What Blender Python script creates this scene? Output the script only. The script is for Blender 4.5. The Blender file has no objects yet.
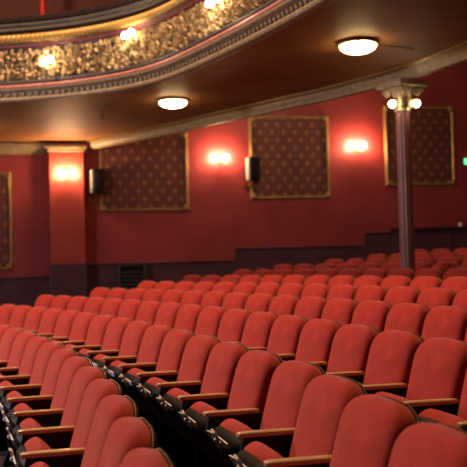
import bpy, bmesh, math, random
from mathutils import Vector, Matrix
random.seed(7)
C = bpy.context.scene
COL = C.collection
PI = math.pi
# ---------------------------------------------------------------- layout (metres)
EYE = 1.51                       # eye height above the floor of the first row
CX, CY = -19.095, -1.396         # centre of the concentric rows
R1, DR, RISE = 19.218, 0.8833, 0.0671
TOP = 0.918                      # height of a seat back above its own floor
PITCH = 0.53
WA = Vector((-3.6, 16.7)); WTH = math.radians(10)
WD = Vector((math.cos(WTH), math.sin(WTH))); WN = Vector((-WD.y, WD.x))   # WN points away from the seats

def pol(R, a, z=0.0): return Vector((CX + R*math.cos(a), CY + R*math.sin(a), z))
def wpt(u, z, off=0.0):          # a point on the side wall, off metres out into the hall
    p = WA + WD*u - WN*off
    return Vector((p.x, p.y, z))

# ---------------------------------------------------------------- materials
def new_mat(name):
    m = bpy.data.materials.new(name); m.use_nodes = True
    nt = m.node_tree
    return m, nt, nt.nodes['Principled BSDF']
def ramp(nt, fac, stops):
    r = nt.nodes.new('ShaderNodeValToRGB')
    e = r.color_ramp.elements
    while len(e) < len(stops): e.new(0.5)
    for el, (p, c) in zip(e, stops): el.position = p; el.color = (*c, 1)
    nt.links.new(fac, r.inputs[0]); return r.outputs[0]
def noise(nt, scale, detail=4, rough=.55, vec=None, stretch=None):
    tc = nt.nodes.new('ShaderNodeTexCoord'); out = tc.outputs['Object']
    if stretch:
        mp = nt.nodes.new('ShaderNodeMapping'); mp.inputs['Scale'].default_value = stretch
        nt.links.new(out, mp.inputs[0]); out = mp.outputs[0]
    n = nt.nodes.new('ShaderNodeTexNoise')
    n.inputs['Scale'].default_value = scale; n.inputs['Detail'].default_value = detail; n.inputs['Roughness'].default_value = rough
    nt.links.new(out, n.inputs['Vector']); return n.outputs['Fac']
def bump(nt, b, fac, strength, dist=.01):
    bp = nt.nodes.new('ShaderNodeBump'); bp.inputs['Strength'].default_value = strength; bp.inputs['Distance'].default_value = dist
    nt.links.new(fac, bp.inputs['Height']); nt.links.new(bp.outputs[0], b.inputs['Normal'])
def mat(name, c1, c2=None, rough=.5, metal=0., nscale=8, bumpv=0., stretch=None, sheen=0., sheen_tint=(1,1,1), coat=0., spec=.5):
    m, nt, b = new_mat(name)
    b.inputs['Roughness'].default_value = rough; b.inputs['Metallic'].default_value = metal
    b.inputs['Coat Weight'].default_value = coat
    b.inputs['Specular IOR Level'].default_value = spec
    if sheen:
        b.inputs['Sheen Weight'].default_value = sheen; b.inputs['Sheen Roughness'].default_value = .45
        b.inputs['Sheen Tint'].default_value = (*sheen_tint, 1)
    f = noise(nt, nscale, stretch=stretch)
    nt.links.new(ramp(nt, f, [(.3, c1), (.7, c2 or c1)]), b.inputs['Base Color'])
    if bumpv: bump(nt, b, f, bumpv)
    return m
def emit(name, col, s):
    m, nt, b = new_mat(name)
    b.inputs['Base Color'].default_value = (.9, .9, .85, 1)
    b.inputs['Emission Color'].default_value = (*col, 1); b.inputs['Emission Strength'].default_value = s
    return m

VELVET = mat('red_velvet', (.25, .020, .016), (.41, .037, .027), rough=.85, nscale=6, bumpv=.12, sheen=.46, sheen_tint=(1, .46, .44), spec=.15)
BLACK = mat('black_painted_steel', (.006, .007, .009), (.012, .013, .016), rough=.55, nscale=20, spec=.25)
SHELLB = mat('black_seat_pan', (.004, .0045, .006), (.008, .009, .012), rough=.6, nscale=14, spec=.2)
SHELL = mat('dark_brown_back_shell', (.010, .004, .004), (.020, .008, .007), rough=.75, spec=.15, nscale=12)
NAIL = mat('brass_nail_heads', (.26, .19, .09), (.42, .32, .17), rough=.5, metal=.4, nscale=60)
WOOD = mat('worn_oak', (.40, .26, .13), (.62, .44, .25), rough=.34, nscale=14, stretch=(9, 1, 9), coat=.35)
PLATE = mat('worn_silver_plate', (.72, .76, .84), (.92, .94, .97), rough=.5, metal=.0, nscale=70)
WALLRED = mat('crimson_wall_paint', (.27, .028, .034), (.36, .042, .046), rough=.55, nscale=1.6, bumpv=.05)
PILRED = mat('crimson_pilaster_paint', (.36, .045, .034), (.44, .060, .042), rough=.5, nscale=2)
DADO = mat('aubergine_dado_panel', (.080, .026, .042), (.115, .040, .058), rough=.45, nscale=3)
DADOCAP = mat('aubergine_cap_rail', (.10, .035, .05), (.15, .06, .075), rough=.35, nscale=6)
CREAM = mat('cream_gilt_plaster', (.27, .20, .115), (.42, .33, .20), rough=.5, nscale=12, bumpv=.15)
GOLD = mat('aged_gilding', (.30, .22, .11), (.66, .52, .30), rough=.45, metal=.3, nscale=25, bumpv=.3)
GOLDD = mat('dull_gilt_frame', (.25, .15, .05), (.45, .30, .12), rough=.45, metal=.4, nscale=30)
ROPE = mat('yellow_gilt_rope', (.26, .15, .03), (.42, .27, .07), rough=.45, metal=.4, nscale=25)
BLUE = mat('midnight_blue_ground', (.012, .014, .035), (.03, .03, .06), rough=.6, nscale=10)
PINK = mat('dusty_pink_moulding', (.30, .10, .085), (.42, .17, .14), rough=.5, nscale=10)
PLUM = mat('plum_band', (.10, .022, .03), (.16, .035, .045), rough=.5, nscale=8)
GREYM = mat('grey_stone_rail', (.028, .026, .026), (.055, .05, .048), rough=.6, nscale=8)
DARKM = mat('dark_velvet_rail', (.012, .008, .010), (.025, .014, .016), rough=.8, nscale=8, spec=.1)
SOFFIT = mat('brown_glazed_ceiling', (.26, .115, .045), (.37, .17, .066), rough=.62, nscale=1.3, stretch=(1, 2.5, 1), coat=.0, spec=.3)
CEILD = mat('dark_brown_ceiling', (.06, .022, .015), (.09, .032, .02), rough=.6, nscale=2)
CARPET = mat('dark_red_carpet', (.020, .006, .008), (.035, .010, .011), rough=.95, nscale=60)
COLM = mat('mauve_painted_iron', (.20, .072, .080), (.28, .11, .115), rough=.35, nscale=6)
SPKB = mat('black_speaker_plastic', (.008, .008, .010), (.014, .014, .016), rough=.6, nscale=20, spec=.1)
SPKW = mat('pale_grey_bracket', (.30, .29, .28), (.42, .41, .40), rough=.5, nscale=20)
RADM = mat('charcoal_heater_metal', (.02, .024, .026), (.05, .055, .06), rough=.4, nscale=20)
BRASS = mat('tarnished_brass', (.30, .19, .07), (.50, .34, .14), rough=.35, metal=.8, nscale=20)
WHITEP = mat('white_paint', (.55, .53, .50), (.66, .64, .60), rough=.5, nscale=10)
BULB = emit('warm_bulb_glow', (1, .60, .30), 650)
BULBW = emit('warm_white_bulb_glow', (1, .74, .44), 70)
BULBC = emit('column_bulb_glow', (1, .76, .48), 38)
DOME = emit('ceiling_bowl_glow', (1, .68, .30), 34)
GREEN = emit('green_sign_glow', (.05, .9, .35), 1.3)

def damask():
    m, nt, b = new_mat('maroon_damask_fabric')
    L = nt.links.new
    tc = nt.nodes.new('ShaderNodeTexCoord'); sp = nt.nodes.new('ShaderNodeSeparateXYZ'); L(tc.outputs['Object'], sp.inputs[0])
    def M(op, a, bb=None, cc=None):
        n = nt.nodes.new('ShaderNodeMath'); n.operation = op
        for i, v in enumerate((a, bb, cc)):
            if v is None: continue
            if isinstance(v, (int, float)): n.inputs[i].default_value = v
            else: L(v, n.inputs[i])
        return n.outputs[0]
    U, V = .26, .17
    z = M('DIVIDE', sp.outputs[2], V); row = M('FLOOR', z)
    x = M('ADD', M('DIVIDE', sp.outputs[0], U), M('MULTIPLY', M('MODULO', M('ADD', row, 100.), 2.), .5))
    fx = M('SUBTRACT', M('FRACT', M('ADD', x, 50.)), .5); fz = M('SUBTRACT', M('FRACT', z), .5)
    px, pz = M('MULTIPLY', fx, U/.17), M('MULTIPLY', fz, .9)
    ang = M('ARCTAN2', pz, px); rad = M('SQRT', M('ADD', M('MULTIPLY', px, px), M('MULTIPLY', pz, pz)))
    pet = M('ADD', .27, M('MULTIPLY', .12, M('COSINE', M('MULTIPLY', ang, 5.))))
    inside = M('SUBTRACT', pet, rad)
    ring = M('SUBTRACT', .03, M('ABSOLUTE', M('SUBTRACT', M('ADD', M('ABSOLUTE', fx), M('ABSOLUTE', fz)), .48)))
    mx = M('MAXIMUM', M('MULTIPLY', inside, 7.), M('MULTIPLY', ring, 7.)); mx = M('MINIMUM', M('MAXIMUM', mx, 0.), 1.)
    mix = nt.nodes.new('ShaderNodeMix'); mix.data_type = 'RGBA'
    L(mx, mix.inputs[0])
    mix.inputs[6].default_value = (.12, .026, .02, 1); mix.inputs[7].default_value = (.34, .13, .06, 1)
    L(mix.outputs[2], b.inputs['Base Color']); b.inputs['Roughness'].default_value = .6
    return m
DAMASK = damask()

# ---------------------------------------------------------------- mesh helpers
def link(name, bm, m, parent=None, smooth=True, loc=None, rotz=0, kind=None):
    me = bpy.data.meshes.new(name); bm.normal_update(); bm.to_mesh(me); bm.free()
    me.materials.append(m)
    if smooth:
        for p in me.polygons: p.use_smooth = True
        try: me.set_sharp_from_angle(angle=math.radians(38))
        except Exception: pass
    o = bpy.data.objects.new(name, me); COL.objects.link(o)
    if parent: o.parent = parent
    if loc is not None: o.location = loc
    o.rotation_euler = (0, 0, rotz)
    if kind: o['kind'] = kind
    return o
def tag(o, label, cat, group=None):
    o['label'] = label; o['category'] = cat
    if group: o['group'] = group
    return o
def thing(name, label, cat, loc=(0, 0, 0), rotz=0, group=None):
    o = bpy.data.objects.new(name, None); COL.objects.link(o)
    o.location = loc; o.rotation_euler = (0, 0, rotz); o.empty_display_size = .1
    return tag(o, label, cat, group)
def box(bm, x0, x1, y0, y1, z0, z1, bev=0., seg=2, mtx=None):
    r = bmesh.ops.create_cube(bm, size=1)
    vs = r['verts']
    for v in vs:
        v.co = Vector(((x0+x1)/2 + v.co.x*(x1-x0), (y0+y1)/2 + v.co.y*(y1-y0), (z0+z1)/2 + v.co.z*(z1-z0)))
    if bev:
        es = list({e for v in vs for e in v.link_edges})
        rr = bmesh.ops.bevel(bm, geom=es, offset=bev, segments=seg, affect='EDGES', profile=.6)
        vs = list({v for f in rr['faces'] for v in f.verts} | {v for v in vs if v.is_valid})
    if mtx is not None:
        for v in vs: v.co = mtx @ v.co
    return vs
def sphere(bm, c, r, u=12, v=8, scale=(1, 1, 1)):
    res = bmesh.ops.create_uvsphere(bm, u_segments=u, v_segments=v, radius=r)
    for w in res['verts']: w.co = Vector((w.co.x*scale[0]+c[0], w.co.y*scale[1]+c[1], w.co.z*scale[2]+c[2]))
    return res['verts']
def tube(bm, pts, r, n=8):
    rings = []
    pts = [Vector(p) for p in pts]
    for i, p in enumerate(pts):
        t = (pts[min(i+1, len(pts)-1)] - pts[max(i-1, 0)]).normalized()
        up = Vector((0, 0, 1)) if abs(t.z) < .9 else Vector((1, 0, 0))
        a = t.cross(up).normalized(); b = a.cross(t)
        rr = r[i] if isinstance(r, (list, tuple)) else r
        rings.append([bm.verts.new(p + (a*math.cos(2*PI*k/n) + b*math.sin(2*PI*k/n))*rr) for k in range(n)])
    for A, B in zip(rings, rings[1:]):
        for k in range(n): bm.faces.new((A[k], A[(k+1) % n], B[(k+1) % n], B[k]))
    bm.faces.new(rings[0][::-1]); bm.faces.new(rings[-1])
def lathe(bm, prof, n=24, c=(0, 0, 0)):
    rings = []
    for r, z in prof:
        rings.append([bm.verts.new((c[0]+max(r, 1e-4)*math.cos(2*PI*k/n), c[1]+max(r, 1e-4)*math.sin(2*PI*k/n), c[2]+z)) for k in range(n)])
    for A, B in zip(rings, rings[1:]):
        for k in range(n): bm.faces.new((A[k], A[(k+1) % n], B[(k+1) % n], B[k]))
    bm.faces.new(rings[0][::-1]); bm.faces.new(rings[-1])
def fixn(bm): bmesh.ops.recalc_face_normals(bm, faces=bm.faces[:])
def sweep(prof, path, closed=True):
    """prof: list of (outward, z); path(i)-> list of frames (fn taking (d,z) -> point)"""
    bm = bmesh.new(); rings = []
    for fr in path: rings.append([bm.verts.new(fr(d, z)) for d, z in prof])
    n = len(prof)
    for A, B in zip(rings, rings[1:]):
        for k in range(n if closed else n-1): bm.faces.new((A[k], A[(k+1) % n], B[(k+1) % n], B[k]))
    if closed:
        bm.faces.new(rings[0][::-1]); bm.faces.new(rings[-1])
    fixn(bm); return bm

# ---------------------------------------------------------------- theatre seat
TILT = math.radians(16.5)
BL = .545                                    # length of the back pad along its slope
ZB = TOP - BL*math.cos(TILT)
def bp(x, s, d=0.):
    """back frame: x across, s up the slope, d out of the front face"""
    y = (s - BL)*math.sin(TILT) - d*math.cos(TILT)
    z = ZB + s*math.cos(TILT) - d*math.sin(TILT)*(-1)
    return Vector((x, y, z))
def outline(scale=1., n=44):
    """closed outline of the back: straight waisted sides, well rounded shoulders and crowned top"""
    W, s0 = .236, .40
    pts = []
    pts += [(-.195, .0), (.195, .0)]
    pts += [(.212, .012), (.220, .04)]
    for t in (.12, .2, .28, .35, s0): pts.append((.220 + (W-.220)*(t/s0), t))
    m = 11
    for i in range(1, m+1):                   # right shoulder to top centre : superellipse quarter
        a = i/m*PI/2
        pts.append((W*math.cos(a)**.68 if i < m else 0., s0 + (BL-s0)*math.sin(a)**.78))
    left = [(-x, s) for x, s in pts[2:-1]][::-1]
    pts = pts[1:2] + pts[2:] + left + pts[0:1]
    cx, cs = 0, BL*.5
    return [(cx + (x-cx)*scale, cs + (s-cs)*scale) for x, s in pts]
def pad_bm(out, rings, close_back=True, f=bp):
    """rings: list of (inset towards centre line, depth)"""
    bm = bmesh.new(); R = []
    cs = BL*.5
    for ins, dep in rings:
        ring = []
        for x, s in out:
            L = math.hypot(x, s-cs)
            k = 1 - ins
            ring.append(bm.verts.new(f(x*k, cs + (s-cs)*(1-ins*.92), dep)))
        R.append(ring)
    n = len(out)
    for A, B in zip(R, R[1:]):
        for k in range(n): bm.faces.new((A[k], A[(k+1) % n], B[(k+1) % n], B[k]))
    bm.faces.new(R[-1]); bm.faces.new(R[0][::-1])
    fixn(bm); return bm
def make_seat():
    t = bpy.data.objects.new('theatre_seat', None); COL.objects.link(t); t.empty_display_size = .1
    out = outline()
    bm = pad_bm(out, [(.02, -.002), (0, .003), (-.004, .015), (.0, .040), (.02, .060), (.055, .076), (.10, .087), (.17, .094), (.30, .099), (.5, .103), (.8, .105)])
    link('backrest', bm, VELVET, t)
    sh = pad_bm(outline(), [(.06, -.026), (.02, -.024), (-.004, -.018), (-.010, -.008), (-.006, -.001), (.02, .000)])
    shell = link('back_shell', sh, SHELL, t)
    bm = bmesh.new()                            # row of nail heads round the edge of the shell
    o2 = outline(1.0)
    seg = [Vector((x*1.012, .5*BL + (s-.5*BL)*1.012)) for x, s in o2]
    acc = 0; step = .0135
    for a, b in zip(seg, seg[1:]):
        L = (b-a).length; d = (step - acc)
        while d < L:
            p = a + (b-a)*(d/L)
            if p.y > .06:
                r = bmesh.ops.create_icosphere(bm, subdivisions=1, radius=.0046 if abs(p.x) > .11 else .0030)
                q = bp(p.x, p.y, -.006)
                for v in r['verts']: v.co += q
            d += step
        acc = (L - (d - step))
    link('nail_trim', bm, NAIL, shell)
    # ---- tipped-up seat: hinge low at the back, front edge up by the armrest tips
    hy, hz = -.215, .35
    ty, tz = -.430, .632
    ax = Vector((0, ty-hy, tz-hz)); SL = ax.length; ax.normalize(); nr = Vector((0, -ax.z, ax.y)) * -1   # nr: towards the backrest
    if nr.y < 0: nr = -nr
    def sp(x, s, d=0.): return Vector((x, hy, hz)) + ax*s + nr*d
    W = .218; so = []
    for i in range(33):                         # outline of the cushion, front corners rounded
        a = -PI/2 + 2*PI*i/33
        ca, sa = math.cos(a), math.sin(a)
        so.append((W*math.copysign(abs(ca)**.45, ca), SL/2 + SL/2*math.copysign(abs(sa)**.5, sa)))
    def ringbm(rings):
        bm = bmesh.new(); R = []
        for ins, dep in rings:
            R.append([bm.verts.new(sp(x*(1-ins), SL/2 + (s-SL/2)*(1-ins), dep)) for x, s in so])
        n = len(so)
        for A, B in zip(R, R[1:]):
            for k in range(n): bm.faces.new((A[k], A[(k+1) % n], B[(k+1) % n], B[k]))
        bm.faces.new(R[-1]); bm.faces.new(R[0][::-1]); fixn(bm); return bm
    link('seat_cushion', ringbm([(.03, .0), (0, .006), (-.005, .025), (.01, .045), (.05, .062), (.14, .074), (.35, .082), (.7, .086)]), VELVET, t)
    pan = link('seat_pan', ringbm([(.02, -.002), (-.012, -.006), (-.012, -.03), (.03, -.05), (.2, -.075), (.5, -.095), (.8, -.1)]), SHELLB, t)
    # silver seat-number plate: bar with a scalloped star badge, along the front edge
    bm = bmesh.new()
    base = sp(0, SL-.002, -.062)
    X = Vector((1, 0, 0)); Y = (ax*.96 + nr*.28).normalized(); Z = X.cross(Y)
    if Z.y > 0: Z = -Z
    def flat(pts, th):
        lo = [bm.verts.new(base + X*x + Y*y) for x, y in pts]; hi = [bm.verts.new(base + X*x + Y*y + Z*th) for x, y in pts]
        n = len(pts)
        for k in range(n): bm.faces.new((lo[k], lo[(k+1) % n], hi[(k+1) % n], hi[k]))
        bm.faces.new(hi); bm.faces.new(lo[::-1])
    flat([(-.16, -.012), (-.12, -.022), (-.02, -.026), (.02, -.026), (.12, -.022), (.16, -.012), (.16, .012), (.12, .018), (.02, .022), (-.02, .022), (-.12, .018), (-.16, .012)], .006)
    star = []
    for k in range(24):
        rr = .056 if k % 4 == 0 else (.033 if k % 2 else .040)
        star.append((rr*1.15*math.cos(2*PI*k/24), rr*math.sin(2*PI*k/24)))
    flat(star, .011)
    r = bmesh.ops.create_icosphere(bm, subdivisions=2, radius=.013)
    for v in r['verts']: v.co += base + Z*.012
    fixn(bm); link('number_plate', bm, PLATE, pan)
    return t
def make_arm(t, side):
    x = side*PITCH/2
    bm = bmesh.new()                            # oak armrest, rounded tip, slight sag
    prof = []
    n = 14
    secs = [(-.472, .010, .008), (-.467, .020, .011), (-.452, .0255, .0125), (-.42, .0265, .0135), (-.30, .026, .0135), (-.23, .025, .013), (-.185, .024, .012), (-.175, .018, .009)]
    rings = []
    for y, hw, hh in secs:
        ring = []
        for k in range(n):
            a = 2*PI*k/n; ca, sa = math.cos(a), math.sin(a)
            ring.append(bm.verts.new((x + hw*math.copysign(abs(ca)**.55, ca), y, .655 + .008*((-y-.12)/.38) + hh*math.copysign(abs(sa)**.6, sa))))
        rings.append(ring)
    for A, B in zip(rings, rings[1:]):
        for k in range(n): bm.faces.new((A[k], A[(k+1) % n], B[(k+1) % n], B[k]))
    bm.faces.new(rings[0]); bm.faces.new(rings[-1]); fixn(bm)
    link('armrest', bm, WOOD, t)
    bm = bmesh.new()                            # cast standard under it
    pts = [(-.445, .650), (-.15, .643), (-.06, .66), (-.03, .74), (-.055, .745), (-.02, .74), (-.04, .62), (-.09, .50), (-.13, .36), (-.13, .14), (-.08, .03), (-.08, 0), (-.40, 0), (-.40, .03), (-.36, .12), (-.375, .36), (-.42, .48), (-.465, .57)]
    lo = [bm.verts.new((x-.011, y, z)) for y, z in pts]; hi = [bm.verts.new((x+.011, y, z)) for y, z in pts]
    m = len(pts)
    for k in range(m): bm.faces.new((lo[k], lo[(k+1) % m], hi[(k+1) % m], hi[k]))
    bm.faces.new(hi); bm.faces.new(lo[::-1]); fixn(bm)
    bmesh.ops.triangulate(bm, faces=[f for f in bm.faces if len(f.verts) > 4])
    link('side_standard', bm, BLACK, t, smooth=False)

proto = make_seat(); make_arm(proto, 1)
def dup(root):
    r = root.copy(); COL.objects.link(r)
    for ch in list(root.children):
        if ch.location.x < -.1: continue
        c = ch.copy(); COL.objects.link(c); c.parent = r
        for g in list(ch.children):
            d = g.copy(); COL.objects.link(d); d.parent = c
    return r
ORD = ['zeroth', 'first', 'second', 'third', 'fourth', 'fifth', 'sixth', 'seventh', 'eighth', 'ninth', 'tenth', 'eleventh', 'twelfth',
       'thirteenth', 'fourteenth', 'fifteenth', 'sixteenth', 'seventeenth', 'eighteenth', 'nineteenth', 'twentieth']
#      row: (angle of the reference seat, seats before it (far end), seats after it (near end))
ROWS = {1: (0.5051, 12), 2: (0.6404, 18), 3: (0.6767, 18), 4: (0.6752, 16), 5: (0.678, 14), 6: (0.6784, 12), 7: (0.6674, 10), 8: (0.6659, 9), 9: (0.6508, 7), 10: (0.6428, 5), 11: (0.6344, 3)}
NUDGE = {(2, 11): (.005, .003, 2.5), (2, 12): (.01, .006, 2.5), (2, 13): (.02, .010, 2.5), (2, 14): (.045, .015, 3), (2, 15): (.02, .02, 3), (2, 16): (-.01, .03, 3), (2, 17): (-.03, .04, 3)}
first = True
for k in sorted(ROWS):
    a0, n = ROWS[k]
    R = R1 + (k-1)*DR; z = (k-1)*RISE
    for i in range(n):
        o = proto if first else dup(proto)
        first = False
        a = a0 - i*PITCH/R
        dr, dt, tw = NUDGE.get((k, i), (0, 0, 2.5))
        p = pol(R + dr + .038, a - dt/R, z)
        o.location = p; o.rotation_euler = (0, 0, a - dt/R - PI/2 + math.radians(tw))
        if i == 0:                              # the end seat has an armrest on its outer side too
            for ch in [c for c in o.children if c.name.split('.')[0] in ('armrest', 'side_standard')]:
                c = ch.copy(); COL.objects.link(c); c.parent = o; c.location.x = -PITCH
            lab = 'red velvet tip-up seat, first from the left in the %s row from front' % ORD[k]
        elif i == n-1:
            lab = 'red velvet tip-up seat at the right end of the %s row from front' % ORD[k]
        else:
            lab = 'red velvet tip-up seat, %s from the left in the %s row from front' % (ORD[i+1], ORD[k])
        tag(o, lab, 'theatre seat', 'red velvet seats in curved rows')

# ---------------------------------------------------------------- floor, walls, ceilings
bm = bmesh.new()                                # raked carpeted floor, concentric
Rs = [14 + .8833*j for j in range(0, 22)]; As = [-.45 + 1.75*i/40 for i in range(41)]
def fz(R): return max(R - R1, -1.2)/DR*RISE - .0005
g = [[bm.verts.new(pol(R, a, fz(R))) for a in As] for R in Rs]
lo = [[bm.verts.new(pol(R, a, -.6)) for a in As] for R in (Rs[0], Rs[-1])]
for i in range(len(Rs)-1):
    for j in range(40): bm.faces.new((g[i][j], g[i+1][j], g[i+1][j+1], g[i][j+1]))
link('floor', bm, CARPET, kind='structure')
def wall_box(bm, u0, u1, z0, z1, o0, o1, bev=0.):
    """box on the side wall; o = distance out from the wall plane"""
    m = Matrix.Translation((WA.x, WA.y, 0)) @ Matrix.Rotation(WTH, 4, 'Z')
    return box(bm, u0, u1, -o1, -o0, z0, z1, bev, 2, m)
bm = bmesh.new(); wall_box(bm, -9, 10.6, -.5, 6.1, -.25, 0); link('wall_far', bm, WALLRED, smooth=False, kind='structure')
OXB = mat('deep_oxblood_paint', (.07, .008, .010), (.10, .014, .016), rough=.7)
bm = bmesh.new(); wall_box(bm, -9, 10.6, 6.1, 9.5, -.25, 0); link('wall_upper', bm, OXB, smooth=False, kind='structure')
# rear wall closing the stalls
bm = bmesh.new()
angs = [-.45 + i*(1.03)/24 for i in range(25)]
vs = [[bm.verts.new(pol(R, a, z)) for a in angs] for R in (30.4, 30.7) for z in (0, 6.2)]
for A, B in ((0, 1), (1, 3), (3, 2), (2, 0)):
    for j in range(24): bm.faces.new((vs[A][j], vs[A][j+1], vs[B][j+1], vs[B][j]))
fixn(bm); link('wall_rear', bm, WALLRED, kind='structure')
# dado, three steps, with vertical seams and a cap rail
DM = Matrix.Translation((WA.x, WA.y, 0)) @ Matrix.Rotation(WTH, 4, 'Z')
def dado(n, u0, u1, ztop, nstile, cap=.03):
    t = thing('dado_panelling', n, 'wall panelling', wpt(u0, 0))
    t.rotation_euler = (0, 0, WTH); L = u1-u0
    bm = bmesh.new(); box(bm, 0, L, -.030, .0, .0, ztop-cap); link('backing_board', bm, DADO, t, smooth=False)
    for j in range(nstile+1):
        x = j*L/nstile
        bm = bmesh.new(); box(bm, max(x-.04, 0), min(x+.04, L), -.048, -.0305, .0, ztop-cap, .004); link('stile', bm, DADO, t, smooth=False)
    bm = bmesh.new(); box(bm, 0, L, -.075, .0, ztop-cap, ztop, .008); link('cap_rail', bm, DADOCAP, t)
dado('low dark plum wall panelling left of the lit pilaster', -8.5, -.205, 1.262, 8)
dado('dark plum wall panelling under the leftmost large fabric panel', .535, 3.68, 1.495, 3)
dado('dark plum wall panelling one step higher, under the middle fabric panel', 3.685, 6.58, 1.752, 3)
dado('highest dark plum wall panelling behind the iron column', 6.585, 10.6, 2.03, 4)
bm = bmesh.new(); wall_box(bm, 7.2, 10.6, 2.031, 2.10, .0, .10, .012)
tag(link('wall_shelf', bm, DARKM), 'thin dark shelf on top of the wall panelling, right of column', 'shelf')
bm = bmesh.new(); lathe(bm, [(.02, 0), (.045, .01), (.055, .05), (.05, .08), (.02, .095)], 14, wpt(8.86, 2.10, .055))
tag(link('shelf_lamp', bm, WHITEP), 'tiny white lamp on the wall shelf at far right', 'lamp')
# pilaster
t = thing('pilaster', 'lit crimson pilaster carrying a twin-bulb sconce at left', 'pilaster', wpt(.165, 0), WTH)
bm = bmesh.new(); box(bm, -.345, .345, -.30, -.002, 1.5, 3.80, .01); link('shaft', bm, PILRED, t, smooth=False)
bm = bmesh.new(); box(bm, -.365, .365, -.33, -.002, 0, 1.5, .012); link('plinth', bm, DADO, t, smooth=False)
bm = bmesh.new()
box(bm, -.37, .37, -.34, -.002, 3.80, 3.86, .012); box(bm, -.42, .42, -.40, -.002, 3.86, 3.93, .02)
link('capital', bm, CREAM, t)
# cornice left of pilaster
bm = bmesh.new()
pr = [(0, 3.78), (.04, 3.78), (.06, 3.82), (.10, 3.84), (.12, 3.90), (.16, 3.92), (.16, 3.99), (0, 3.99)]
path = [lambda d, z, u=u: wpt(u, z, d) for u in (-8.5, -.26)]
bm = sweep(pr, path); o = link('trim_1', bm, CREAM, kind='structure')
# ---- balcony soffit
ZS = 4.02
def Rbal(a):
    return 22.03 - (70*(a-.58)**2 if .58 < a <= .74 else 0) - ((70*.0256 + 22.4*(a-.74)) if a > .74 else 0)
def Rbeam(a):
    tb = [(-.5, 24.55), (.40, 24.6), (.52, 24.72), (.57, 24.62), (.62, 24.42), (.68, 24.28), (.80, 24.25), (1.3, 24.0)]
    for (a0, r0), (a1, r1) in zip(tb, tb[1:]):
        if a <= a1: return r0 + (r1-r0)*(a-a0)/(a1-a0)
    return 24.0
def Rwall(a, off=0.):
    dx, dy = math.cos(a), math.sin(a)
    den = dx*WN.x + dy*WN.y
    if den < 1e-3: return 99
    return ((WA.x-CX)*WN.x + (WA.y-CY)*WN.y - off)/den
N = 110
As2 = [-.45 + 1.40*i/N for i in range(N+1)]
bm = bmesh.new(); G = []
for a in As2:
    r0 = Rbal(a)+.05; r1 = min(Rbeam(a), Rwall(a)); r0 = min(r0, r1-.05)
    G.append([bm.verts.new(pol(r0 + (r1-r0)*j/6, a, ZS)) for j in range(7)] + [bm.verts.new(pol(r0 + (r1-r0)*j/6, a, ZS+.16)) for j in range(6, -1, -1)])
for A, B in zip(G, G[1:]):
    for k in range(14): bm.faces.new((A[k], A[(k+1) % 14], B[(k+1) % 14], B[k]))
fixn(bm); link('ceiling_soffit', bm, SOFFIT, kind='structure')
# rear, higher ceiling behind the beam and its riser
bm = bmesh.new(); G = []
for a in [-.45 + 1.32*i/60 for i in range(61)]:
    r0 = Rbeam(a)+.06; r1 = max(min(30.5, Rwall(a)), r0+.02)
    G.append([bm.verts.new(pol(r0, a, ZS+.14)), bm.verts.new(pol(r0, a, 6.2)), bm.verts.new(pol(r1, a, 6.2)), bm.verts.new(pol(r1, a, 6.35)), bm.verts.new(pol(r0-.1, a, 6.35)), bm.verts.new(pol(r0-.1, a, ZS+.165))])
for A, B in zip(G, G[1:]):
    for k in range(6): bm.faces.new((A[k], A[(k+1) % 6], B[(k+1) % 6], B[k]))
fixn(bm); link('ceiling_rear', bm, CEILD, kind='structure')
# ---- curved beam with mouldings
t = thing('curved_beam', 'cream moulded beam curving across the ceiling over the column', 'beam', pol(24.8, .53, 3.85))
inv = Matrix.Translation(-t.location)
ab = [-.45 + 1.285*i/90 for i in range(91)]
def arc(Rf, angs): return [lambda d, z, a=a: inv @ pol(Rf(a)+d, a, z) for a in angs]
pr = [(-.13, 4.015), (-.13, 3.985), (-.105, 3.97), (-.105, 3.945), (-.085, 3.93), (-.07, 3.90), (-.05, 3.885), (-.05, 3.865), (.05, 3.865), (.05, 3.885), (.07, 3.90), (.085, 3.93), (.105, 3.945), (.13, 3.985), (.13, 4.015)]
link('moulded_casing', sweep(pr, arc(Rbeam, ab)), CREAM, t)
pr = [(-.20, 4.018), (-.20, 3.995), (-.17, 3.985), (-.131, 3.985), (-.131, 4.018)]
link('ceiling_fillet', sweep(pr, arc(Rbeam, ab)), GOLDD, t)
# ---- balcony front
t = thing('balcony_front', 'curved balcony front with gilded relief frieze above dentil cornice', 'balcony', pol(22, .6, 4.0))
inv = Matrix.Translation(-t.location)
ang = [-.45 + 1.40*i/130 for i in range(131)]
def bal(prof, name, m, **kw): return link(name, sweep(prof, arc(Rbal, ang)), m, t, **kw)
Z0 = 4.0
cor = bal([(.10, Z0-.005), (.02, Z0-.01), (-.015, Z0+.0), (-.03, Z0+.03), (-.02, Z0+.045), (.0, Z0+.05), (.0, Z0+.135), (-.04, Z0+.14), (-.075, Z0+.155), (-.085, Z0+.18), (.10, Z0+.18)], 'cornice', CREAM)
bm = bmesh.new()                                # egg/bead dentils
a = -.05
while a < .86:
    R = Rbal(a) - .012; c = inv @ pol(R, a, Z0+.092)
    sphere(bm, c, .035, 8, 6, (.8, .8, 1.05)); a += .092/R
link('dentil', bm, CREAM, cor)['kind'] = 'stuff'
bal([(.10, Z0+.182), (-.07, Z0+.182), (-.085, Z0+.20), (-.07, Z0+.235), (-.02, Z0+.25), (.10, Z0+.25)], 'pink_moulding', PINK)
bal([(.10, Z0+.252), (-.03, Z0+.252), (-.055, Z0+.27), (-.04, Z0+.30), (.0, Z0+.31), (.10, Z0+.31)], 'blue_fillet', BLUE)
GROUND = mat('umber_gilt_ground', (.07, .045, .03), (.16, .10, .05), rough=.55, nscale=14, bumpv=.3)
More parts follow.
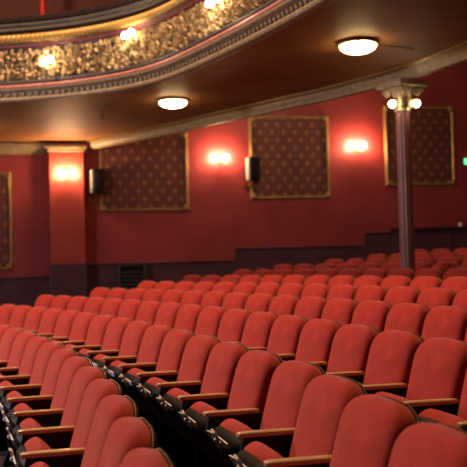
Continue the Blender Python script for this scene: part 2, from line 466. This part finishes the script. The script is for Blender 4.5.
fr = bal([(.10, Z0+.312), (.01, Z0+.312), (.02, Z0+.34), (.045, Z0+.45), (.045, Z0+.70), (.02, Z0+.80), (.10, Z0+.80)], 'frieze_panel', GROUND)
bm = bmesh.new()                                # acanthus leaves, rosettes and scrolls of the relief
def leaf(bm, c, nrm, tg, up, L, W, rot):
    ax = tg*math.cos(rot) + up*math.sin(rot); sd = -tg*math.sin(rot) + up*math.cos(rot)
    st = []
    for i in range(5):
        s = i/4; w = W*math.sin(PI*min(s*.9+.08, 1))**.7; cu = L*(s-.5)
        bend = sd*(W*.8*(s*s))
        st.append([bm.verts.new(c + ax*cu + bend - sd*w + nrm*.004), bm.verts.new(c + ax*cu + bend + nrm*(.022+.022*math.sin(PI*s))), bm.verts.new(c + ax*cu + bend + sd*w + nrm*.004)])
    for A, B in zip(st, st[1:]):
        for k in range(2): bm.faces.new((A[k], A[k+1], B[k+1], B[k]))
UP = Vector((0, 0, 1))
a = -.05
i = 0
while a < .88:
    R = Rbal(a)+.02
    nrm = -Vector((math.cos(a), math.sin(a), 0)); tg = Vector((-math.sin(a), math.cos(a), 0))
    for zc in (.37, .46, .55, .64, .73):
        for q in range(3):
            c = inv @ pol(Rbal(a)+ (.035 if .42 < zc < .7 else .02), a + random.uniform(-.0022, .0022), Z0+zc+random.uniform(-.035, .035))
            leaf(bm, c + nrm*random.uniform(0, .02), nrm, tg, UP, random.uniform(.07, .13), random.uniform(.014, .030), random.uniform(0, 2*PI))
    if i % 4 == 0:                              # rosettes
        c = inv @ pol(Rbal(a)+.01, a, Z0+random.choice((.43, .55, .66)))
        for q in range(7): leaf(bm, c + (tg*math.cos(q*.9)+UP*math.sin(q*.9))*.04 + nrm*.02, nrm, tg, UP, .075, .025, q*.9)
        sphere(bm, c + nrm*.03, .026, 8, 6)
    if i % 5 == 2:                              # scrolls
        c = inv @ pol(Rbal(a)+.01, a, Z0+random.uniform(.45, .65)); sg = random.choice((-1, 1))
        tube(bm, [c + nrm*.035 + (tg*math.cos(sg*h*.55) + UP*math.sin(sg*h*.55))*(.02+.011*h) for h in range(11)], [.016-.001*h for h in range(11)], 6)
    a += .062/22; i += 1
rel = link('gilded_relief', bm, GOLD, fr)
rel['kind'] = 'stuff'
bal([(.10, Z0+.802), (-.01, Z0+.802), (-.03, Z0+.82), (-.03, Z0+.85), (-.045, Z0+.865), (.10, Z0+.865)], 'plum_band', PLUM)
# rope moulding : ribbed torus
bm = bmesh.new(); rings = []; n = 10
steps = int(1.0*22/.022)
for i in range(steps+1):
    a = -.08 + .96*i/steps
    r = .068 + (.010 if i % 3 else -.006)
    rings.append([bm.verts.new(inv @ pol(Rbal(a)-.01+r*math.cos(2*PI*k/n), a, Z0+.94+r*math.sin(2*PI*k/n))) for k in range(n)])
for A, B in zip(rings, rings[1:]):
    for k in range(n): bm.faces.new((A[k], A[(k+1) % n], B[(k+1) % n], B[k]))
fixn(bm); link('rope_moulding', bm, ROPE, t)
bal([(.10, Z0+.866), (.02, Z0+.866), (.02, Z0+1.01), (.0, Z0+1.03), (.0, Z0+1.05), (.14, Z0+1.05), (.14, Z0+.866)], 'back_band', DARKM)
bal([(.16, Z0+1.052), (-.03, Z0+1.052), (-.06, Z0+1.07), (-.05, Z0+1.11), (-.08, Z0+1.14), (-.075, Z0+1.17), (.16, Z0+1.17)], 'stone_rail', GREYM)
bal([(.20, Z0+1.172), (-.05, Z0+1.172), (-.085, Z0+1.20), (-.085, Z0+1.25), (-.05, Z0+1.28), (.20, Z0+1.28)], 'padded_rail', DARKM)
# upper gallery : floor, back wall, ceiling
bm = bmesh.new(); G = []
for a in ang:
    r0 = Rbal(a)+.21; r1 = 27.0
    G.append([bm.verts.new(pol(r0, a, 4.45)), bm.verts.new(pol(r1, a, 6.45)), bm.verts.new(pol(r1, a, 6.6)), bm.verts.new(pol(r0, a, 4.6))])
bm.free()
bm = bmesh.new()
vs = [[bm.verts.new(pol(R, a, z)) for a in angs] for R in (26.0, 26.2) for z in (6.36, 9.5)]
for A, B in ((0, 1), (1, 3), (3, 2), (2, 0)):
    for j in range(24): bm.faces.new((vs[A][j], vs[A][j+1], vs[B][j+1], vs[B][j]))
fixn(bm); link('wall_gallery', bm, mat('deep_oxblood_paint', (.07, .008, .010), (.10, .014, .016), rough=.7), kind='structure')
# slim red post and brass rail up in the gallery
p = (-3.585, 15.5, 5.245)
bm = bmesh.new(); tube(bm, [(p[0], p[1], ZS+.161), (p[0], p[1], 9.4)], .055, 12)
tag(link('gallery_post', bm, mat('scarlet_post_paint', (.42, .02, .015), (.5, .03, .02), rough=.5)), 'slim scarlet post above the balcony rail at top left', 'post')

# ---------------------------------------------------------------- wall panels
def wall_panel(u0, u1, z0, z1, label):
    t = thing('wall_panel', label, 'wall panel', wpt((u0+u1)/2, z0), WTH, 'gilt framed damask panels')
    W = (u1-u0)/2; H = z1-z0
    bm = bmesh.new(); box(bm, -W+.02, W-.02, -.03, 0, .02, H-.02); link('damask_fabric', bm, DAMASK, t, smooth=False)
    bm = bmesh.new(); w = .055
    path = []
    cs = [(-W, 0), (W, 0), (W, H), (-W, H)]
    pr = [(0, 0), (0, .035), (.012, .05), (.03, .045), (.04, .055), (w, .035), (w, 0)]
    rings = []
    for i, (x, z) in enumerate(cs):
        sx = 1 if x < 0 else -1; sz = 1 if z == 0 else -1
        rings.append([bm.verts.new((x + sx*d, -h-.0005, z + sz*d)) for d, h in pr])
    for i in range(4):
        A, B = rings[i], rings[(i+1) % 4]
        for k in range(len(pr)): bm.faces.new((A[k], A[(k+1) % len(pr)], B[(k+1) % len(pr)], B[k]))
    fixn(bm); link('gilt_frame', bm, GOLDD, t, smooth=False)
    for x, z in cs:
        sx = 1 if x < 0 else -1; sz = 1 if z == 0 else -1
        bm = bmesh.new()
        for q in range(5):
            an = q*PI/8
            sphere(bm, (x+sx*(.05+.06*math.cos(an)), -.05, z+sz*(.05+.06*math.sin(an))), .03, 8, 6, (1, .5, 1))
        sphere(bm, (x+sx*.05, -.055, z+sz*.05), .045, 10, 6, (1, .5, 1))
        link('corner_ornament', bm, GOLDD, t)
    return t
wall_panel(-2.8, -.96, 1.41, 3.42, 'gilt framed damask panel cut off by the left picture edge')
wall_panel(.83, 2.71, 2.575, 4.27, 'gilt framed damask panel between the pilaster and the middle sconce')
wall_panel(4.05, 5.84, 2.80, 4.62, 'gilt framed damask panel between the two right wall sconces')
wall_panel(7.13, 8.78, 3.05, 4.85, 'gilt framed damask panel partly hidden behind the iron column')

# ---------------------------------------------------------------- sconces
def bulbs(t, n, dx, y, z, r, m):
    for i in range(n):
        bm = bmesh.new(); x = (i-(n-1)/2)*dx
        sphere(bm, (x, y, z), r, 16, 12, (1, 1, 1.1)); link('bulb', bm, m, t)
def sconce(loc, rz, label, dx=.225, r=.042, m=BULB, group='twin bulb wall sconces', out=.14):
    t = thing('wall_sconce', label, 'sconce', loc, rz, group)
    bm = bmesh.new()
    box(bm, -.035, .035, -.02, 0, -.07, .09, .012)
    sphere(bm, (0, -.02, .10), .03, 10, 8, (1, .6, 1.2))
    link('back_plate', bm, BRASS, t)
    for s in (-1, 1):
        bm = bmesh.new()
        tube(bm, [(0, -.02, -.02), (s*dx*.2, -out*.5, -.05), (s*dx*.45, -out*.9, -.045), (s*dx*.5, -out, .0)], [.009, .009, .009, .012], 8)
        lathe(bm, [(.012, -.01), (.03, .0), (.034, .012), (.014, .016)], 12, (s*dx*.5, -out, .0))
        link('arm', bm, BRASS, t)
    bulbs(t, 2, dx, -out, .055, r, m)
    return t
def wsc(u, z, off, label): return sconce(wpt(u, z-.055, off), WTH, label)
wsc(.166, 3.352, .302, 'twin-bulb brass sconce glowing on the crimson pilaster')
wsc(3.404, 3.694, .002, 'twin-bulb brass sconce glowing between left and middle damask panels')
wsc(6.494, 3.949, .002, 'twin-bulb brass sconce glowing between middle panel and column')
for a, zz, lab in ((.6835, 4.54, 'twin-globe sconce on the balcony front, leftmost of three'), (.6216, 4.72, 'twin-globe sconce on the balcony front, middle of three'), (.5252, 4.60, 'twin-globe sconce on the balcony front, rightmost of three')):
    sconce(pol(Rbal(a)-.02, a, zz-.055), a-PI/2, lab, .185, .046, BULBW, 'twin globe sconces along the balcony front')

# ---------------------------------------------------------------- iron column
CA = .5210; CR = 24.72
cp = pol(CR, CA, fz(CR))
t = thing('iron_column', 'slender mauve fluted column with cream scroll capital holding up the beam', 'column', cp, CA-PI/2)
h = 3.86 - cp.z
bm = bmesh.new()
n = 48; rings = []
for zz, rr in ((.18, .105), (.3, .10), (1.2, .098), (2.4, .092), (h-.42, .088)):
    rings.append([bm.verts.new(((rr - .008*(1 if k % 4 in (1, 2) else 0))*math.cos(2*PI*k/n), (rr - .008*(1 if k % 4 in (1, 2) else 0))*math.sin(2*PI*k/n), zz)) for k in range(n)])
for A, B in zip(rings, rings[1:]):
    for k in range(n): bm.faces.new((A[k], A[(k+1) % n], B[(k+1) % n], B[k]))
bm.faces.new(rings[0][::-1]); bm.faces.new(rings[-1])
fixn(bm); link('fluted_shaft', bm, COLM, t)
bm = bmesh.new(); lathe(bm, [(.17, 0), (.17, .06), (.14, .08), (.15, .11), (.12, .15), (.108, .179)], 28); link('base', bm, COLM, t)
bm = bmesh.new()
H0 = h-.418
lathe(bm, [(.092, H0), (.108, H0+.02), (.095, H0+.04), (.10, H0+.16), (.15, H0+.30), (.16, H0+.33)], 24)
for q in range(8):                              # acanthus leaves round the bell
    an = q*PI/4
    sphere(bm, (.12*math.cos(an), .12*math.sin(an), H0+.12), .04, 8, 6, (.8, .8, 1.9))
for q in range(4):                              # volutes
    an = PI/4 + q*PI/2; c = Vector((.20*math.cos(an), .20*math.sin(an), H0+.27)); d = Vector((math.cos(an), math.sin(an), 0))
    tube(bm, [c + (d*math.cos(k*.6) + UP*math.sin(k*.6))*(.065-.0045*k) for k in range(13)], .022, 6)
    tube(bm, [c - d.cross(UP)*.035, c + d.cross(UP)*.035], .05, 12)
link('scroll_capital', bm, CREAM, t)
bm = bmesh.new(); box(bm, -.25, .25, -.25, .25, h-.085, h-.045, .008); box(bm, -.22, .22, -.22, .22, h-.045, h+.004, .008); link('abacus', bm, CREAM, t)
# the two bulbs on the capital
t = thing('column_lamp', 'pair of glowing bulbs on a brass bracket round the column top', 'lamp', cp + Vector((0, 0, 3.60-cp.z)), 0.0)
for s in (-1, 1):
    bm = bmesh.new(); tube(bm, [(s*.09, -.05, .02), (s*.13, -.10, .0), (s*.165, -.13, -.01)], .01, 8); lathe(bm, [(.012, 0), (.032, -.01), (.036, -.02), (.015, -.025)][::-1], 12, (s*.165, -.13, .0)); link('arm', bm, BRASS, t)
    bm = bmesh.new(); sphere(bm, (s*.165, -.13, -.062), .047, 16, 12); link('bulb', bm, BULBC, t)

# ---------------------------------------------------------------- ceiling lights, conduits, rose
def ceiling_light(p, label, r=.215):
    t = thing('ceiling_light', label, 'ceiling light', (p[0], p[1], ZS), 0, 'glowing bowl lights under the balcony')
    bm = bmesh.new(); lathe(bm, [(r*.80, -.001), (r*1.06, -.006), (r*1.10, -.022), (r*1.06, -.040), (r*.98, -.046)][::-1], 40); fixn(bm)
    link('rim', bm, BRASS, t)
    for q in range(3):
        an = q*2*PI/3+.4; bm = bmesh.new(); sphere(bm, (r*1.08*math.cos(an), r*1.08*math.sin(an), -.04), .016, 8, 6); link('clip', bm, BRASS, t)
    bm = bmesh.new(); lathe(bm, [(r*math.cos(x), -.047-.085*math.sin(x)) for x in [0, .2, .4, .6, .8, 1.0, 1.2, 1.4, 1.57]], 40); fixn(bm)
    link('glass_bowl', bm, DOME, t)
L1 = (-.89, 12.47); L2 = (1.52, 9.39)
ceiling_light(L1, 'round glowing bowl light on the brown ceiling, smaller one nearer the left')
ceiling_light(L2, 'round glowing bowl light on the brown ceiling, larger one near the column')
for (x, y), (ex, ey), lab in ((L1, (.10, 13.08), 'thin conduit running from the left bowl light to the beam'), (L2, (2.25, 9.73), 'thin conduit running from the right bowl light to the beam')):
    bm = bmesh.new(); d = Vector((ex-x, ey-y, 0)).normalized()*.25
    tube(bm, [(x+d.x, y+d.y, ZS-.007), (ex, ey, ZS-.007)], .006, 6)
    tag(link('conduit', bm, SOFFIT), lab, 'conduit')
t = bmesh.new(); lathe(t, [(.012, -.13), (.03, -.11), (.034, -.09), (.02, -.07), (.012, -.03), (.045, -.015), (.05, -.001)], 16, (-2.15, 13.40, ZS)); fixn(t)
tag(link('ceiling_rose', t, BRASS), 'small brass knob on the golden part of the balcony underside', 'ceiling fitting')

# ---------------------------------------------------------------- speakers
def speaker(u, z, label, s=1.):
    t = thing('wall_speaker', label, 'speaker', wpt(u, z), WTH + .25, 'black wall speakers on pale brackets')
    bm = bmesh.new(); box(bm, -.02*s, .20*s, -.30, -.14, -.26*s, .26*s, .02); link('cabinet', bm, SPKB, t)
    bm = bmesh.new(); box(bm, -.07*s, -.022*s, -.27, -.12, -.24*s, .24*s, .015); link('side_cover', bm, SPKW, t)
    bm = bmesh.new(); box(bm, .0*s, .18*s, -.308, -.302, -.235*s, .235*s, .004); link('grille', bm, DARKM, t)
    bm = bmesh.new(); tube(bm, [(.02, -.002, -.33*s), (.03, -.15, -.33*s), (.05, -.2, -.26*s)], .028, 10); box(bm, -.04, .08, -.02, 0, -.40*s, -.26*s, .006); link('bracket', bm, BRASS, t)
speaker(.66, 3.19, 'black speaker on bracket between the pilaster and left damask panel')
speaker(3.97, 3.43, 'black speaker on bracket at the left edge of middle damask panel')

# ---------------------------------------------------------------- heater in the dado, green sign
t = thing('wall_heater', 'charcoal slatted heater against the dark panelling behind left seats', 'heater', wpt(1.46, .75, .05), WTH)
bm = bmesh.new(); box(bm, -.24, .24, -.10, -.03, .05, .60, .01); link('core', bm, DARKM, t, smooth=False)
for s in (-1, 1):
    bm = bmesh.new(); box(bm, s*.265-.025, s*.265+.025, -.15, .0, -.75, .66, .008); link('side_post', bm, RADM, t)
bm = bmesh.new(); box(bm, -.29, .29, -.15, .0, .60+.061, .70, .01); link('top_cap', bm, RADM, t)
for k in range(6):
    bm = bmesh.new(); box(bm, -.237, .237, -.125, -.102, .09+k*.085, .13+k*.085, .004); link('fin', bm, RADM, t)
t = thing('exit_sign', 'small glowing green sign on the wall at the right picture edge', 'sign', wpt(9.14, 3.50), WTH)
bm = bmesh.new(); box(bm, -.16, .16, -.06, 0, 0, .17, .01); link('housing', bm, SPKB, t)
bm = bmesh.new(); box(bm, -.145, .145, -.066, -.061, .015, .155, .002); link('lit_face', bm, GREEN, t)

# ---------------------------------------------------------------- lights of the hall beyond the frame
def area(name, loc, target, size, power, col):
    l = bpy.data.lights.new(name, 'AREA'); l.shape = 'DISK'; l.size = size; l.energy = power; l.color = col
    o = bpy.data.objects.new(name, l); COL.objects.link(o); o.location = loc
    o.rotation_euler = (Vector(target)-Vector(loc)).to_track_quat('-Z', 'Y').to_euler(); return o
area('house_light', (-5, 8.5, 11.5), (0, 7.5, 1), 1.6, 1650, (1, .55, .28))
area('stage_light', (-8.5, 7.0, 3.8), (0, 6.5, .9), 1.1, 350, (1, .84, .92))
for x, y in ((1.3, 15.0), (4.6, 12.6)):
    q = bpy.data.lights.new('rear_ceiling_light', 'POINT'); q.energy = 95; q.color = (1, .70, .42); q.shadow_soft_size = .15
    qo = bpy.data.objects.new('rear_ceiling_light', q); COL.objects.link(qo); qo.location = (x, y, 5.5)
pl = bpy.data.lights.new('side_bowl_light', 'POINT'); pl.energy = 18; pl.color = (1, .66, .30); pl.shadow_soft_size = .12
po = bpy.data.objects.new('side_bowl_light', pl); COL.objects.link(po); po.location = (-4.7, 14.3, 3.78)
w = bpy.data.worlds.new('hall_dark'); C.world = w; w.use_nodes = True
w.node_tree.nodes['Background'].inputs[0].default_value = (.9, .55, .45, 1)
w.node_tree.nodes['Background'].inputs[1].default_value = .045

# ---------------------------------------------------------------- camera
cam = bpy.data.cameras.new('camera'); co = bpy.data.objects.new('camera', cam); COL.objects.link(co)
F = 805.19
cam.sensor_width = 36; cam.sensor_height = 36; cam.sensor_fit = 'HORIZONTAL'; cam.lens = F/467*36
pt, rl = .031736, .026274
fw = Vector((0, math.cos(pt), math.sin(pt))); up0 = Vector((0, -math.sin(pt), math.cos(pt))); rt0 = Vector((1, 0, 0))
rt = rt0*math.cos(rl) - up0*math.sin(rl)*(1) ; up = up0*math.cos(rl) + rt0*math.sin(rl)
m = Matrix(((rt.x, up.x, -fw.x, 0), (rt.y, up.y, -fw.y, 0), (rt.z, up.z, -fw.z, EYE), (0, 0, 0, 1)))
co.matrix_world = m
cam.clip_start = .05; cam.clip_end = 200
cam.dof.use_dof = True; cam.dof.focus_distance = 4.1; cam.dof.aperture_fstop = cam.lens/1000/.020
C.camera = co
vs_ = C.view_settings; vs_.view_transform = 'Standard'; vs_.look = 'None'; vs_.gamma = 1; vs_.exposure = 0.0; vs_.use_curve_mapping = False
